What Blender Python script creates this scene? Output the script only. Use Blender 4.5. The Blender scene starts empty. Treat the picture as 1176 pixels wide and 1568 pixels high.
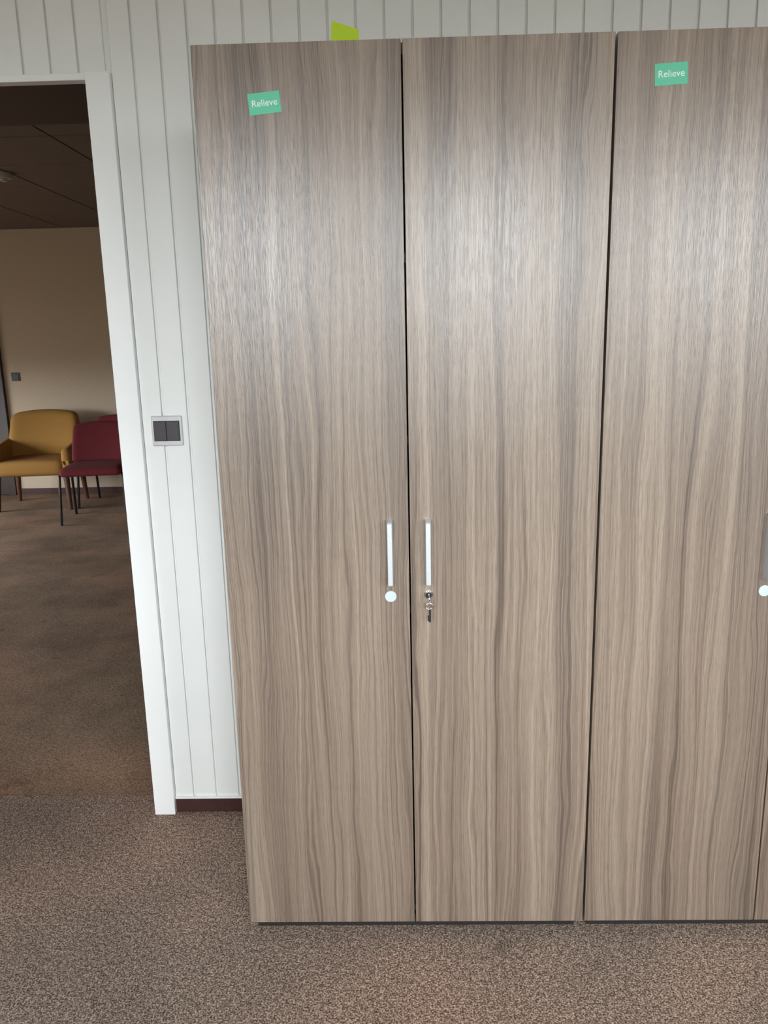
import bpy, bmesh, math, random
from mathutils import Vector, Matrix
random.seed(3)
S = bpy.context.scene
COL = S.collection
try:
    S.view_settings.view_transform = 'Standard'
    S.view_settings.look = 'None'
except Exception as e:
    print(e)

# ---------------------------------------------------------------- materials
class NT:
    def __init__(s, name):
        s.m = bpy.data.materials.new(name); s.m.use_nodes = True
        s.t = s.m.node_tree; s.b = s.t.nodes['Principled BSDF']
    def n(s, typ, **kw):
        nd = s.t.nodes.new(typ)
        for k, v in kw.items():
            if k in nd.inputs.keys(): nd.inputs[k].default_value = v
            else: setattr(nd, k, v)
        return nd
    def l(s, a, b): s.t.links.new(a, b)
    def math(s, op, a, b=None, clamp=False):
        nd = s.t.nodes.new('ShaderNodeMath'); nd.operation = op; nd.use_clamp = clamp
        for i, v in enumerate((a, b)):
            if v is None: continue
            if isinstance(v, (int, float)): nd.inputs[i].default_value = v
            else: s.l(v, nd.inputs[i])
        return nd.outputs[0]
    def comb(s, x, y, z):
        nd = s.t.nodes.new('ShaderNodeCombineXYZ')
        for i, v in enumerate((x, y, z)):
            if isinstance(v, (int, float)): nd.inputs[i].default_value = v
            else: s.l(v, nd.inputs[i])
        return nd.outputs[0]
    def noise(s, vec, scale=1, detail=2, rough=.5):
        nd = s.n('ShaderNodeTexNoise'); nd.inputs['Scale'].default_value = scale
        nd.inputs['Detail'].default_value = detail; nd.inputs['Roughness'].default_value = rough
        s.l(vec, nd.inputs['Vector']); return nd.outputs['Fac']
    def ramp(s, fac, stops, interp='LINEAR'):
        nd = s.t.nodes.new('ShaderNodeValToRGB'); r = nd.color_ramp; r.interpolation = interp
        while len(r.elements) < len(stops): r.elements.new(.5)
        for e, (p, c) in zip(r.elements, stops):
            e.position = p; e.color = (c[0], c[1], c[2], 1) if not isinstance(c, (int, float)) else (c, c, c, 1)
        s.l(fac, nd.inputs[0]); return nd.outputs[0]
    def mix(s, fac, a, b, mode='MIX'):
        nd = s.t.nodes.new('ShaderNodeMix'); nd.data_type = 'RGBA'; nd.blend_type = mode
        for i, v in ((0, fac), (6, a), (7, b)):
            if isinstance(v, (int, float)): nd.inputs[i].default_value = v
            elif isinstance(v, tuple): nd.inputs[i].default_value = (*v, 1)
            else: s.l(v, nd.inputs[i])
        return nd.outputs[2]

def plain(name, col, rough=.5, metal=0., nscale=30, var=.06, bump=0., spec=.5):
    k = NT(name); b = k.b
    tc = k.n('ShaderNodeTexCoord')
    f = k.noise(tc.outputs['Object'], nscale, 3)
    c = k.ramp(f, [(.3, tuple(v*(1-var) for v in col)), (.7, tuple(min(1, v*(1+var)) for v in col))])
    k.l(c, b.inputs['Base Color'])
    b.inputs['Roughness'].default_value = rough; b.inputs['Metallic'].default_value = metal
    b.inputs['Specular IOR Level'].default_value = spec
    if bump:
        bp = k.n('ShaderNodeBump'); bp.inputs['Strength'].default_value = bump; bp.inputs['Distance'].default_value = .002
        k.l(f, bp.inputs['Height']); k.l(bp.outputs[0], b.inputs['Normal'])
    return k.m

def wood(name, seed):
    k = NT(name); b = k.b
    tc = k.n('ShaderNodeTexCoord'); sp = k.n('ShaderNodeSeparateXYZ'); k.l(tc.outputs['Object'], sp.inputs[0])
    x = k.math('ADD', sp.outputs['X'], seed*3.17); y = sp.outputs['Y']; z = k.math('ADD', sp.outputs['Z'], seed*1.3)
    xy = k.math('ADD', x, y)
    n1 = k.noise(k.comb(k.math('MULTIPLY', xy, 12.), seed, k.math('MULTIPLY', z, 1.7)), 1, 1.5, .4)
    n2 = k.noise(k.comb(k.math('MULTIPLY', xy, 40.), seed+5, k.math('MULTIPLY', z, 9.)), 1, 1, .5)
    u = k.math('ADD', xy, k.math('MULTIPLY', k.math('SUBTRACT', n1, .5), .060))
    u = k.math('ADD', u, k.math('MULTIPLY', k.math('SUBTRACT', n2, .5), .009))
    band = k.noise(k.comb(k.math('MULTIPLY', u, 24.), seed+9, k.math('MULTIPLY', z, .2)), 1, 2, .5)
    line = k.noise(k.comb(k.math('MULTIPLY', u, 160.), seed+2, k.math('MULTIPLY', z, .6)), 1, 3, .6)
    fine = k.noise(k.comb(k.math('MULTIPLY', xy, 480.), seed+3, k.math('MULTIPLY', z, 4.)), 1, 2, .6)
    pore = k.noise(k.comb(k.math('MULTIPLY', xy, 850.), seed+4, k.math('MULTIPLY', z, 34.)), 1, 1, .5)
    v = k.math('ADD', k.math('MULTIPLY', band, .40), k.math('ADD', k.math('MULTIPLY', line, .45), k.math('MULTIPLY', fine, .15)))
    c = k.ramp(v, [(.37, (.115, .085, .065)), (.45, (.203, .153, .117)), (.52, (.258, .199, .152)), (.62, (.335, .267, .208))])
    # clusters of thin dark veins
    vein_m = k.ramp(k.noise(k.comb(k.math('MULTIPLY', u, 13.), seed+21, k.math('MULTIPLY', z, .12)), 1, 1, .5), [(.51, 0.), (.61, 1.)])
    vein = k.ramp(k.noise(k.comb(k.math('MULTIPLY', u, 250.), seed+17, k.math('MULTIPLY', z, .5)), 1, 1, .5), [(.50, 0.), (.60, 1.)])
    c = k.mix(k.math('MULTIPLY', k.math('ADD', k.math('MULTIPLY', vein, .52), .12), vein_m), c, (.085, .065, .055))
    p = k.ramp(pore, [(.54, 0.), (.66, 1.)])
    c = k.mix(k.math('MULTIPLY', p, .30), c, (.10, .078, .062))
    k.l(c, b.inputs['Base Color'])
    ro = k.math('ADD', .17, k.math('MULTIPLY', fine, .24))
    k.l(ro, b.inputs['Roughness'])
    b.inputs['Specular IOR Level'].default_value = .76
    h = k.math('SUBTRACT', k.math('ADD', k.math('MULTIPLY', line, .4), k.math('MULTIPLY', fine, .6)), k.math('MULTIPLY', p, .5))
    bp = k.n('ShaderNodeBump'); bp.inputs['Strength'].default_value = .42; bp.inputs['Distance'].default_value = .0006
    k.l(h, bp.inputs['Height']); k.l(bp.outputs[0], b.inputs['Normal'])
    return k.m

def carpet(name, dark, mid, light, sc, g0=.80, g1=1.1, rd=.45):
    k = NT(name); b = k.b
    tc = k.n('ShaderNodeTexCoord'); o = tc.outputs['Object']
    a = k.noise(o, sc, 2, .7); d = k.noise(o, sc*.35, 2, .6); g = k.noise(o, 2.2, 5, .65); r = k.noise(o, 1.1, 2, .5)
    v = k.math('ADD', k.math('MULTIPLY', a, .75), k.math('MULTIPLY', d, .25))
    c = k.ramp(v, [(.39, dark), (.5, mid), (.61, light)])
    c = k.mix(1., c, k.ramp(g, [(.35, g0), (.65, g1)]), 'MULTIPLY')
    c = k.mix(k.ramp(r, [(.45, 0.), (.7, rd)]), c, k.mix(1., c, (1.25, .92, .80), 'MULTIPLY'))
    st = k.ramp(k.noise(o, 6.5, 2, .5), [(.68, 0.), (.73, .45)])
    c = k.mix(st, c, k.mix(1., c, (.5, .48, .46), 'MULTIPLY'))
    k.l(c, b.inputs['Base Color']); b.inputs['Roughness'].default_value = 1.; b.inputs['Specular IOR Level'].default_value = .1
    bp = k.n('ShaderNodeBump'); bp.inputs['Strength'].default_value = .7; bp.inputs['Distance'].default_value = .003
    k.l(v, bp.inputs['Height']); k.l(bp.outputs[0], b.inputs['Normal'])
    return k.m

M_WHITE = plain('white_painted_board', (.83, .845, .825), .38, nscale=5, var=.02)
M_WHITE2 = plain('white_painted_trim', (.87, .885, .875), .35, nscale=5, var=.02)
M_PLASTER = plain('white_plaster', (.75, .75, .73), .8, nscale=8, var=.03, bump=.1)
M_BEIGE = plain('beige_wall_paint', (.54, .44, .325), .85, nscale=60, var=.04, bump=.2)
M_CEILD = plain('hall_ceiling_tile_dimmed', (.15, .112, .092), .9, nscale=120, var=.1)  # dim light of the hall ceiling is put into the dark tile colour
M_GRID = plain('ceiling_tile_joint', (.03, .025, .022), .9)
M_DBROWN = plain('dark_brown_paint', (.03, .014, .011), .45, var=.15)
M_BASE = plain('brown_baseboard', (.055, .022, .019), .4, var=.15)
M_CARPET = carpet('loop_carpet', (.066, .049, .040), (.225, .168, .134), (.56, .45, .37), 250, .82, 1.10, .40)
M_CARPET2 = carpet('hall_carpet', (.13, .085, .058), (.26, .175, .120), (.40, .29, .21), 200, .66, 1.14)
M_ALU = plain('satin_aluminium', (.62, .66, .68), .38, 0.55, nscale=200, var=.04)
M_CHROME = plain('lock_chrome', (.6, .6, .6), .2, 1.)
M_CAP = plain('plastic_cap', (.50, .57, .59), .45)
M_BLACK = plain('black_plastic', (.012, .012, .013), .4)
M_GREEN = plain('green_label_vinyl', (.105, .54, .335), .5, var=.03)
M_TEXT = plain('label_print', (.85, .9, .88), .5)
M_LIME = plain('lime_paper', (.68, .97, .05), .7, var=.03)
M_SWF = plain('switch_frame_silver', (.62, .64, .64), .3, .3)
M_SWD = plain('switch_rocker_dark', (.055, .045, .055), .35)
M_RED = plain('red_fabric', (.14, .012, .016), .9, nscale=300, var=.25, bump=.3)
M_YEL = plain('mustard_fabric', (.33, .165, .033), .9, nscale=300, var=.2, bump=.3)
M_LEG = plain('brown_wood_leg', (.10, .040, .022), .4, var=.2)
M_TUBE = plain('black_steel_tube', (.012, .011, .012), .35)
M_DET = plain('detector_plastic', (.5, .48, .44), .5)
M_DARKGAP = plain('plinth_gap_shade', (.015, .013, .012), .7)  # near-black colour stands in for the shade in the gap under the doors

# ---------------------------------------------------------------- mesh helpers
def empty(name, loc=(0, 0, 0), rz=0):
    e = bpy.data.objects.new(name, None); e.location = loc; e.rotation_euler = (0, 0, rz)
    e.empty_display_size = .1; COL.objects.link(e); return e
def finish(name, bm, mat, parent=None, smooth=False):
    me = bpy.data.meshes.new(name); bm.normal_update(); bm.to_mesh(me); bm.free()
    me.materials.append(mat)
    if smooth:
        for p in me.polygons: p.use_smooth = True
    o = bpy.data.objects.new(name, me); COL.objects.link(o)
    if parent: o.parent = parent
    return o
def addbox(bm, x0, x1, y0, y1, z0, z1):
    vs = [bm.verts.new(p) for p in ((x0,y0,z0),(x1,y0,z0),(x1,y1,z0),(x0,y1,z0),(x0,y0,z1),(x1,y0,z1),(x1,y1,z1),(x0,y1,z1))]
    for f in ((0,3,2,1),(4,5,6,7),(0,1,5,4),(1,2,6,5),(2,3,7,6),(3,0,4,7)): bm.faces.new([vs[i] for i in f])
def boxes(name, lst, mat, parent=None, bevel=0, seg=2):
    bm = bmesh.new()
    for b in lst: addbox(bm, *b)
    if bevel: bmesh.ops.bevel(bm, geom=bm.edges[:], offset=bevel, segments=seg, affect='EDGES', profile=.5)
    return finish(name, bm, mat, parent)
def cyl(name, c, r, d, mat, parent=None, axis='Y', bev=.0008, seg=40, r2=None):
    bm = bmesh.new()
    bmesh.ops.create_cone(bm, cap_ends=True, segments=seg, radius1=r, radius2=r if r2 is None else r2, depth=d)
    es = [e for e in bm.edges if len(e.link_faces) == 2 and any(len(f.verts) > 4 for f in e.link_faces)]
    if bev: bmesh.ops.bevel(bm, geom=es, offset=bev, segments=2, affect='EDGES')
    R = {'Y': Matrix.Rotation(math.pi/2, 4, 'X'), 'X': Matrix.Rotation(math.pi/2, 4, 'Y'), 'Z': Matrix()}[axis]
    bm.transform(Matrix.Translation(c) @ R)
    return finish(name, bm, mat, parent)
def soft(name, c, s, r, mat, parent=None, fn=None, cuts=14):
    bm = bmesh.new(); bmesh.ops.create_cube(bm, size=2)
    bmesh.ops.subdivide_edges(bm, edges=bm.edges[:], cuts=cuts, use_grid_fill=True)
    h = Vector(s)/2
    for v in bm.verts:
        q = Vector([math.sin(v.co[i]*math.pi/2)*h[i] for i in range(3)])
        inn = Vector([max(-(h[i]-r), min(h[i]-r, q[i])) for i in range(3)])
        d = q-inn
        if d.length > 1e-7: q = inn+d.normalized()*r
        if fn: q = fn(q)
        v.co = q+Vector(c)
    return finish(name, bm, mat, parent, True)
def tube(name, polys, r, mat, parent=None):
    cu = bpy.data.curves.new(name, 'CURVE'); cu.dimensions = '3D'; cu.bevel_depth = r; cu.bevel_resolution = 4; cu.use_fill_caps = True
    for pts in polys:
        sp = cu.splines.new('POLY'); sp.points.add(len(pts)-1)
        for p, q in zip(sp.points, pts): p.co = (*q, 1)
    t = bpy.data.objects.new('tmp', cu); COL.objects.link(t)
    bpy.context.view_layer.update()
    me = bpy.data.meshes.new_from_object(t.evaluated_get(bpy.context.evaluated_depsgraph_get()))
    bpy.data.objects.remove(t); me.name = name
    me.materials.clear(); me.materials.append(mat)
    for p in me.polygons: p.use_smooth = True
    o = bpy.data.objects.new(name, me); COL.objects.link(o)
    if parent: o.parent = parent
    return o
def fillet(pts, r, n=6):
    out = [Vector(pts[0])]
    for i in range(1, len(pts)-1):
        a, b, c = Vector(pts[i-1]), Vector(pts[i]), Vector(pts[i+1])
        p0 = b+(a-b).normalized()*r; p1 = b+(c-b).normalized()*r
        for j in range(n+1):
            t = j/n; out.append(p0*(1-t)**2+b*2*t*(1-t)+p1*t*t)
    out.append(Vector(pts[-1])); return [tuple(p) for p in out]

# ---------------------------------------------------------------- room shell
WY = .51          # face of board wall
WT = .36          # wall thickness
RX0, RX1, RY0, RZ = -3.0, 3.4, -3.0, 2.75
JX1, JX0 = -.708, -.770       # right door trim
OX0, OX1, OZ = -1.67, -.770, 2.048
HX0, HX1, HY1, HZ = -5.4, .8, 5.85, 2.48
HY0 = WY+WT
boxes('floor', [(RX0-.15, RX1+.15, RY0-.15, .60, -.1, 0)], M_CARPET)
boxes('floor_hall', [(HX0-.15, HX1+.15, .60, HY1+.15, -.1, 0)], M_CARPET2)
boxes('ceiling', [(RX0-.15, RX1+.15, RY0-.15, WY+.02, RZ, RZ+.1)], M_PLASTER)
# board-clad wall
GD = .0088        # groove depth
wb = empty('wall_back')
boxes('wall_core', [(RX0-.15, OX0-.02, WY+GD, HY0, 0, RZ), (OX1+.02, RX1+.15, WY+GD, HY0, 0, RZ),
                    (OX0-.02, OX1+.02, WY+GD, HY0, OZ+.02, RZ)], M_WHITE, wb)
pitch, gap = .0696, .0058
lst = []
g = -.72
k = -33
while g+k*pitch < RX1:
    a = g+k*pitch+gap/2; b = g+(k+1)*pitch-gap/2; k += 1
    a = max(a, RX0); b = min(b, RX1)
    if b-a < .006: continue
    if b < OX0-.06 or a > JX1-.02:
        lst.append((max(a, JX1+.001) if a > JX1-.02 else a, b, WY, WY+GD+.0005, .052, RZ-.001))
    else:
        lst.append((a, b, WY, WY+GD+.0005, OZ+.018, RZ-.001))
boxes('boards', lst, M_WHITE, wb, bevel=.0009, seg=1)
boxes('trim_1', [(JX0, JX1, WY-.018, WY+.02, 0, OZ+.017), (OX0-.06, OX0, WY-.018, WY+.02, 0, OZ+.017),
                 (OX0-.001, JX0+.001, WY-.012, WY+.02, OZ, OZ+.017)], M_WHITE2, bevel=.002)
# dark lining of the opening
boxes('trim_2', [(OX0-.02, OX1+.02, WY+.021, HY0+.01, OZ, OZ+.02), (OX0-.02, OX0, WY+.021, HY0+.01, 0, OZ),
                 (OX1, OX1+.02, WY+.021, HY0+.01, 0, OZ)], M_DBROWN)
boxes('baseboard_back', [(JX1+.001, RX1-.02, WY-.004, WY+.012, 0, .046), (RX0+.02, OX0-.062, WY-.004, WY+.012, 0, .046)], M_BASE, bevel=.0015)
boxes('trim_3', [(JX1+.001, RX1-.02, WY-.006, WY+.012, .0465, .053)], M_WHITE2)
boxes('wall_left', [(RX0-.15, RX0, RY0-.15, WY+.006, 0, RZ)], M_PLASTER)
boxes('wall_right', [(RX1, RX1+.15, RY0-.15, WY+.006, 0, RZ)], M_PLASTER)
boxes('baseboard_left', [(RX0, RX0+.012, RY0, WY-.01, 0, .06)], M_BASE)
boxes('baseboard_right', [(RX1-.012, RX1, RY0, WY-.01, 0, .06)], M_BASE)
# window wall behind the camera
wins = [(-1.30, -.42), (.05, .95), (1.40, 2.30)]
WZ0, WZ1 = .85, 2.36
seg = [(RX0, wins[0][0]), (wins[0][1], wins[1][0]), (wins[1][1], wins[2][0]), (wins[2][1], RX1)]
boxes('wall_front', [(a, b, RY0-.15, RY0, 0, RZ) for a, b in seg] +
      [(a, b, RY0-.15, RY0, 0, WZ0) for a, b in wins] + [(a, b, RY0-.15, RY0, WZ1, RZ) for a, b in wins], M_PLASTER)
for i, (a, b) in enumerate(wins):
    w = empty('window_%d' % (i+1)); y0, y1 = RY0-.10, RY0-.04
    boxes('frame', [(a+.001, a+.05, y0, y1, WZ0+.001, WZ1-.001), (b-.05, b-.001, y0, y1, WZ0+.001, WZ1-.001),
                    (a+.05, b-.05, y0, y1, WZ0+.001, WZ0+.05), (a+.05, b-.05, y0, y1, WZ1-.05, WZ1-.001)], M_WHITE2, w)
    boxes('sill', [(a+.001, b-.001, RY0-.039, RY0+.05, WZ0+.001, WZ0+.02)], M_WHITE2, w)
    L = bpy.data.lights.new('window_portal_%d' % (i+1), 'AREA'); L.shape = 'RECTANGLE'; L.size = b-a; L.size_y = WZ1-WZ0
    L.cycles.is_portal = True
    o = bpy.data.objects.new('window_portal_%d' % (i+1), L); COL.objects.link(o); o.parent = w
    o.location = ((a+b)/2, RY0-.14, (WZ0+WZ1)/2); o.rotation_euler = (math.radians(90), 0, 0)

# hall
boxes('wall_hall_far', [(HX0-.15, HX1+.15, HY1, HY1+.15, 0, HZ+.1)], M_BEIGE)
boxes('wall_hall_right', [(HX1, HX1+.15, HY0, HY1, 0, HZ+.1)], M_BEIGE)
hw = (1.3, 4.8, .45, 1.42)
boxes('wall_hall_left', [(HX0-.15, HX0, HY0, hw[0], 0, HZ+.1), (HX0-.15, HX0, hw[1], HY1, 0, HZ+.1),
                         (HX0-.15, HX0, hw[0], hw[1], 0, hw[2]), (HX0-.15, HX0, hw[0], hw[1], hw[3], HZ+.1)], M_BEIGE)
w = empty('window_4')  # unseen window, added to brighten the hall; kept low so upper wall stays dim
boxes('frame', [(HX0-.1, HX0-.05, hw[0]+.001, hw[0]+.05, hw[2], hw[3]), (HX0-.1, HX0-.05, hw[1]-.05, hw[1]-.001, hw[2], hw[3]),
                (HX0-.1, HX0-.05, 2.93, 2.98, hw[2], hw[3]),
                (HX0-.1, HX0-.05, hw[0], hw[1], hw[2]+.001, hw[2]+.05), (HX0-.1, HX0-.05, hw[0], hw[1], hw[3]-.05, hw[3]-.001)], M_DBROWN, w)
L = bpy.data.lights.new('window_portal_4', 'AREA'); L.shape = 'RECTANGLE'; L.size = hw[3]-hw[2]; L.size_y = hw[1]-hw[0]
L.cycles.is_portal = True
o = bpy.data.objects.new('window_portal_4', L); COL.objects.link(o); o.parent = w
o.location = (HX0-.14, (hw[0]+hw[1])/2, (hw[2]+hw[3])/2); o.rotation_euler = (0, math.radians(-90), 0)
boxes('wall_hall_near', [(HX0-.15, RX0-.15, HY0-.12, HY0, 0, HZ+.1)], M_BEIGE)
ch = empty('ceiling_hall')
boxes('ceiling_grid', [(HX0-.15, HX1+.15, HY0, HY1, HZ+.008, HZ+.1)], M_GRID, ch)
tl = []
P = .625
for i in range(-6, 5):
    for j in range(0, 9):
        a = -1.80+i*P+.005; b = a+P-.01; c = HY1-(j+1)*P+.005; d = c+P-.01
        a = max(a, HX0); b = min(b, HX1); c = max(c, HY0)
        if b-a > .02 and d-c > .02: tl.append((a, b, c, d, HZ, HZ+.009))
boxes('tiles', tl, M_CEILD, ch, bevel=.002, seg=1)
boxes('baseboard_hall', [(-3.79, HX1, HY1-.014, HY1, 0, .06)], M_BASE)
sd = empty('smoke_detector')
cyl('body', (-2.46, 3.54, HZ-.0175), .05, .035, M_DET, sd, 'Z', .006)
cyl('sensor_tip', (-2.46, 3.54, HZ-.043), .022, .018, M_DET, sd, 'Z', .004)
dr = empty('door_1')
boxes('leaf', [(-4.62, -3.86, HY1-.03, HY1-.001, .005, 2.05)], M_DBROWN, dr, .002)
boxes('casing', [(-3.86, -3.79, HY1-.045, HY1-.001, 0, 2.12), (-4.69, -4.62, HY1-.045, HY1-.001, 0, 2.12), (-4.62, -3.86, HY1-.045, HY1-.001, 2.05, 2.12)], M_DBROWN, dr, .002)
cyl('knob', (-4.55, HY1-.055, 1.03), .02, .05, M_ALU, dr)
sk = empty('light_switch')
boxes('frame', [(-3.715, -3.635, HY1-.009, HY1, 1.105, 1.185)], M_BLACK, sk, .002)
boxes('rocker', [(-3.705, -3.645, HY1-.013, HY1-.008, 1.115, 1.175)], M_BLACK, sk, .001)

# light switch by the door
sw = empty('light_switch')
sx, sz, sy = -.640, 1.169, WY
boxes('frame', [(sx-.042, sx+.042, sy-.009, sy+.001, sz-.041, sz+.041)], M_SWF, sw, .0025)
boxes('insert', [(sx-.036, sx+.036, sy-.0105, sy-.008, sz-.0275, sz+.0275)], M_BLACK, sw, .0008)
boxes('rockers', [(sx-.0348, sx-.0006, sy-.0145, sy-.0095, sz-.0262, sz+.0262), (sx+.0006, sx+.0348, sy-.0145, sy-.0095, sz-.0262, sz+.0262)], M_SWD, sw, .0012)

# ---------------------------------------------------------------- cabinets
DZ0, DZ1 = .035, 1.947
def handle(name, x, z0, z1, parent):
    # cast pull: full-depth flanks tapering to a narrow front face, rounded ends
    w0, w1, d = .0072, .0048, .028
    prof = [(0, z0), (-d+.003, z0+.002), (-d, z0+.005), (-d, z1-.004), (-d+.003, z1-.001), (0, z1)]
    ww = [w0, w1+.0003, w1, w1, w1+.0003, w0]
    bm = bmesh.new()
    A = [bm.verts.new((x-w, p[0], p[1])) for p, w in zip(prof, ww)]; B = [bm.verts.new((x+w, p[0], p[1])) for p, w in zip(prof, ww)]
    n = len(prof)
    for i in range(n): bm.faces.new([A[i], A[(i+1) % n], B[(i+1) % n], B[i]])
    for q in ((0,1,4,5), (1,2,3,4)):
        bm.faces.new([A[i] for i in q][::-1]); bm.faces.new([B[i] for i in q])
    bmesh.ops.recalc_face_normals(bm, faces=bm.faces[:])
    es = [e for e in bm.edges if len(e.link_faces) == 2 and e.calc_face_angle(0) > .5]
    bmesh.ops.bevel(bm, geom=es, offset=.0008, segments=2, affect='EDGES')
    return finish(name, bm, M_ALU, parent)
def cabinet(x0, x1, seed):
    c = empty('storage_cabinet'); xm = (x0+x1)/2; g = .0016
    wa = wood('cabinet_laminate_a%d' % seed, seed); wc = wood('cabinet_laminate_b%d' % seed, seed+.47)
    boxes('door_left', [(x0, xm-g, 0, .018, DZ0, DZ1)], wa, c, .0009)
    boxes('door_right', [(xm+g, x1, 0, .018, DZ0, DZ1)], wc, c, .0009)
    a, b = x0+.001, x1-.001; y0, y1 = .020, .480
    boxes('side_panels', [(a, a+.018, y0, y1, .03, DZ1), (b-.018, b, y0, y1, .03, DZ1)], wa, c, .0008)
    boxes('top_and_shelves', [(a+.018, b-.018, y0, y1, DZ1-.02, DZ1)]+[(a+.018, b-.018, y0+.02, y1, z, z+.018) for z in (.032, .42, .80, 1.18, 1.55)], wc, c)
    boxes('back_panel', [(a+.018, b-.018, y1-.006, y1, .05, DZ1-.02)], wc, c)
    boxes('plinth', [(a+.012, b-.012, .03, y1-.02, 0, .032)], M_DARKGAP, c)
    zt, zb, hx = 1.025, .8815, .0405
    handle('handle_left', xm-hx-.0013, zb, zt, c); handle('handle_right', xm+hx-.0013, zb, zt, c)
    cyl('cap_disc', (xm-hx-.0018, -.0012, .854), .0125, .0024, M_CAP, c)
    lx, lz = xm+hx-.0005, .857
    cyl('lock_rosette', (lx, -.002, lz), .0098, .004, M_CHROME, c)
    cyl('lock_barrel', (lx, -.0055, lz), .0065, .004, M_BLACK, c)
    boxes('key_blade', [(lx-.0012, lx+.0012, -.018, -.006, lz-.004, lz+.004)], M_CHROME, c, .0004)
    cyl('key_bow', (lx, -.026, lz-.001), .0085, .0024, M_CHROME, c, 'X')
    ring = [(lx+.002*math.sin(t), -.026-.004*math.cos(t), lz-.012+.0085*math.sin(t)) for t in [i*math.pi/12 for i in range(25)]]
    tube('key_ring', [ring], .0008, M_CHROME, c)
    ring2 = [(lx+.0075*math.cos(t), -.024, lz-.019+.0065*math.sin(t)) for t in [i*math.pi/12 for i in range(25)]]
    tube('spare_key_bow', [ring2], .0018, M_CHROME, c)
    boxes('spare_key_shank', [(lx-.0010, lx+.0035, -.0255, -.0225, lz-.055, lz-.024)], M_BLACK, c, .0006)
    boxes('spare_key_bit', [(lx-.0035, lx-.0009, -.0252, -.0228, lz-.052, lz-.040)], M_BLACK, c, .0004)
    return c
cabinet(-.384, .4118, 1)
cabinet(.4165, 1.215, 2)

# green labels
def label(x, z, rot):
    e = empty('label_sticker', (x, -.0004, z)); e.rotation_euler = (0, -math.radians(rot), 0)
    boxes('backing', [(-.0305, .0305, -.0003, .0003, -.019, .019)], M_GREEN, e)
    cu = bpy.data.curves.new('t', 'FONT'); cu.body = 'Relieve'; cu.size = .0172; cu.align_x = 'CENTER'; cu.align_y = 'CENTER'; cu.offset = .00005; cu.extrude = .0001
    t = bpy.data.objects.new('tmp', cu); COL.objects.link(t); bpy.context.view_layer.update()
    me = bpy.data.meshes.new_from_object(t.evaluated_get(bpy.context.evaluated_depsgraph_get())); bpy.data.objects.remove(t)
    me.materials.clear(); me.materials.append(M_TEXT)
    o = bpy.data.objects.new('lettering', me); COL.objects.link(o); o.parent = e
    o.location = (0, -.0006, 0); o.rotation_euler = (math.pi/2, 0, 0)
label(-.249, 1.843, 5); label(.518, 1.872, 2.6)

# lime paper note on the wall above the cabinet
bm = bmesh.new()
pts = [(-.1575, 2.095), (-.0855, 2.085), (-.0867, 2.144), (-.152, 2.166)]
A = [bm.verts.new((p[0], WY-.0012-(.003 if i in (2,) else 0), p[1])) for i, p in enumerate(pts)]
B = [bm.verts.new((p[0], WY-.0007-(.003 if i in (2,) else 0), p[1])) for i, p in enumerate(pts)]
bm.faces.new(A); bm.faces.new(B[::-1])
for i in range(4): bm.faces.new([A[i], B[i], B[(i+1) % 4], A[(i+1) % 4]])
finish('sticky_note', bm, M_LIME)

# ---------------------------------------------------------------- hall chairs
def conf_chair(x, y, rz):
    c = empty('conference_chair', (x, y, 0), rz)
    def sfn(q):
        q = q.copy(); q.x *= 1-.06*(q.y+.22)/.44
        q.z += -.018*max(0, (-q.y-.12)/.1)**2; return q
    soft('seat', (0, -.01, .435), (.48, .44, .06), .028, M_RED, c, sfn)
    def bfn(q):
        t = (q.z+.17)/.34
        q = q.copy(); q.x *= 1-.10*t*t; q.y += -.35*q.x*q.x*1.2+.07*t; q.z -= .5*q.x*q.x*max(0, t); return q
    soft('backrest', (0, .205, .625), (.47, .05, .33), .024, M_RED, c, bfn)
    r = .011
    sides = []
    for s in (-1, 1):
        X = s*.245
        sides.append(fillet([(s*.262, -.215, .001), (X, -.19, .405), (X, .16, .405), (s*.262, .235, .001)], .03))
        sides.append(fillet([(s*.2, .12, .40), (s*.2, .20, .42), (s*.2, .245, .66)], .03))
    sides.append([(-.245, -.15, .405), (.245, -.15, .405)]); sides.append([(-.245, .13, .405), (.245, .13, .405)])
    tube('frame', sides, r, M_TUBE, c)
    return c
conf_chair(-2.525, 4.69, math.radians(8))
conf_chair(-2.625, 5.34, math.radians(-2))

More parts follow.
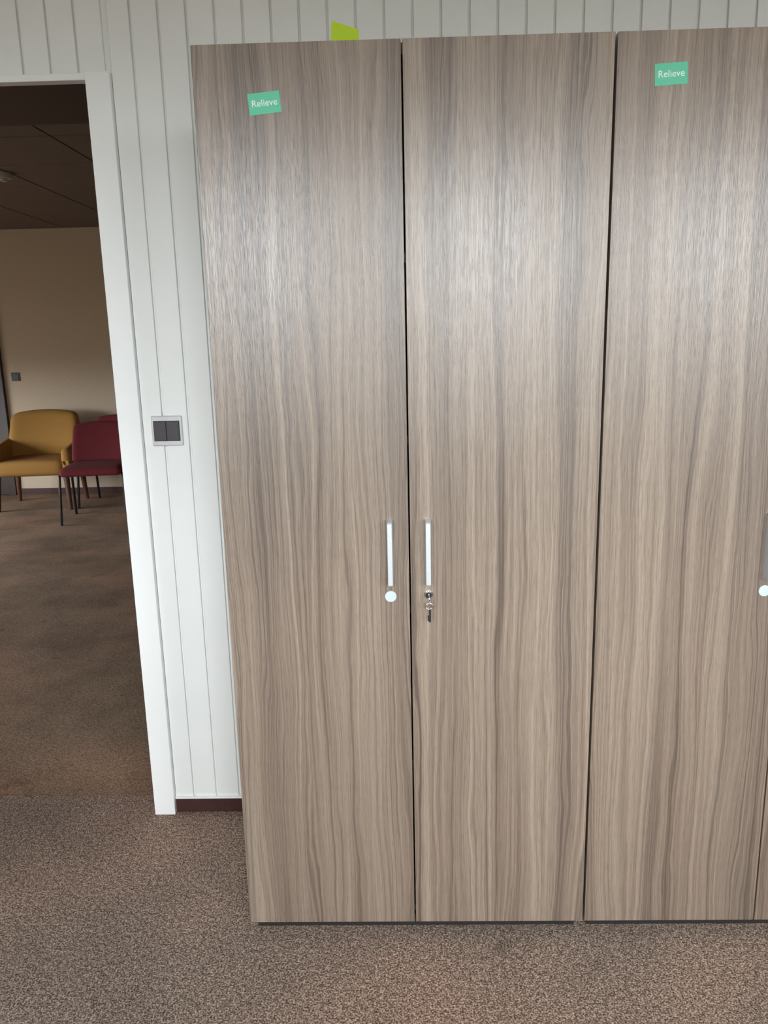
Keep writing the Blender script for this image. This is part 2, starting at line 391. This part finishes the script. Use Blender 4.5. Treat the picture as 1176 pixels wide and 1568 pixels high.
ac = empty('armchair', (-3.28, 5.30, 0), math.radians(6))
def seatf(q):
    q = q.copy(); q.z += .012*math.cos(q.x*4)*(1 if q.z > 0 else 0); return q
soft('seat_cushion', (0, -.03, .375), (.60, .56, .13), .05, M_YEL, ac, seatf)
def backf(q):
    t = (q.z+.26)/.52; q = q.copy(); q.x *= 1-.10*t*t; q.y += -.5*q.x*q.x+.12*t; q.z -= .35*q.x*q.x*max(0, t); return q
soft('backrest', (0, .20, .59), (.66, .13, .52), .06, M_YEL, ac, backf)
def armf(q):
    t = (q.y+.28)/.56; q = q.copy()
    if q.z > 0: q.z += .07*t-.03
    q.x += 0; return q
for s in (-1, 1):
    soft('armrest_%s' % ('l' if s < 0 else 'r'), (s*.325, -.03, .44), (.085, .56, .26), .038, M_YEL, ac, armf)
bm = bmesh.new()
for sx_ in (-1, 1):
    for sy_ in (-1, 1):
        bmesh.ops.create_cone(bm, cap_ends=True, segments=16, radius1=.017, radius2=.027, depth=.32,
            matrix=Matrix.Translation((sx_*.30, sy_*.24, .16)) @ Matrix.Rotation(-sx_*.06, 4, 'Y') @ Matrix.Rotation(sy_*.08, 4, 'X'))
finish('legs', bm, M_LEG, ac)

# ---------------------------------------------------------------- world light (overcast sky, dark ground)
W = bpy.data.worlds.new('sky'); S.world = W; W.use_nodes = True; t = W.node_tree
bg = t.nodes['Background']; tc = t.nodes.new('ShaderNodeTexCoord'); sp = t.nodes.new('ShaderNodeSeparateXYZ')
t.links.new(tc.outputs['Generated'], sp.inputs[0])
mr = t.nodes.new('ShaderNodeMapRange'); mr.inputs[1].default_value = -1; mr.inputs[2].default_value = 1
t.links.new(sp.outputs['Z'], mr.inputs[0])
rp = t.nodes.new('ShaderNodeValToRGB'); r = rp.color_ramp
r.elements.new(.5); r.elements.new(.53)
for e, (p, c) in zip(r.elements, [(0., (.10, .095, .08)), (.495, (.12, .115, .10)), (.53, (.90, .96, 1.)), (1., (.95, .975, 1.))]):
    e.position = p; e.color = (*c, 1)
t.links.new(mr.outputs[0], rp.inputs[0]); t.links.new(rp.outputs[0], bg.inputs[0]); bg.inputs[1].default_value = 20.0

# ---------------------------------------------------------------- camera
cam = bpy.data.cameras.new('camera'); co = bpy.data.objects.new('camera', cam); COL.objects.link(co)
fwd = Vector((-.02372, .97645, -.21445)).normalized()
right = Vector((.99956, .01936, -.0224)); right = (right-fwd*right.dot(fwd)).normalized(); up = right.cross(fwd)
R = Matrix((right, up, -fwd)).transposed().to_4x4()
co.matrix_world = Matrix.Translation((0, -1.605, 1.394)) @ R
cam.sensor_fit = 'VERTICAL'; cam.sensor_height = 24; cam.lens = 24*1187/1568; cam.clip_start = .05; cam.clip_end = 50
S.camera = co
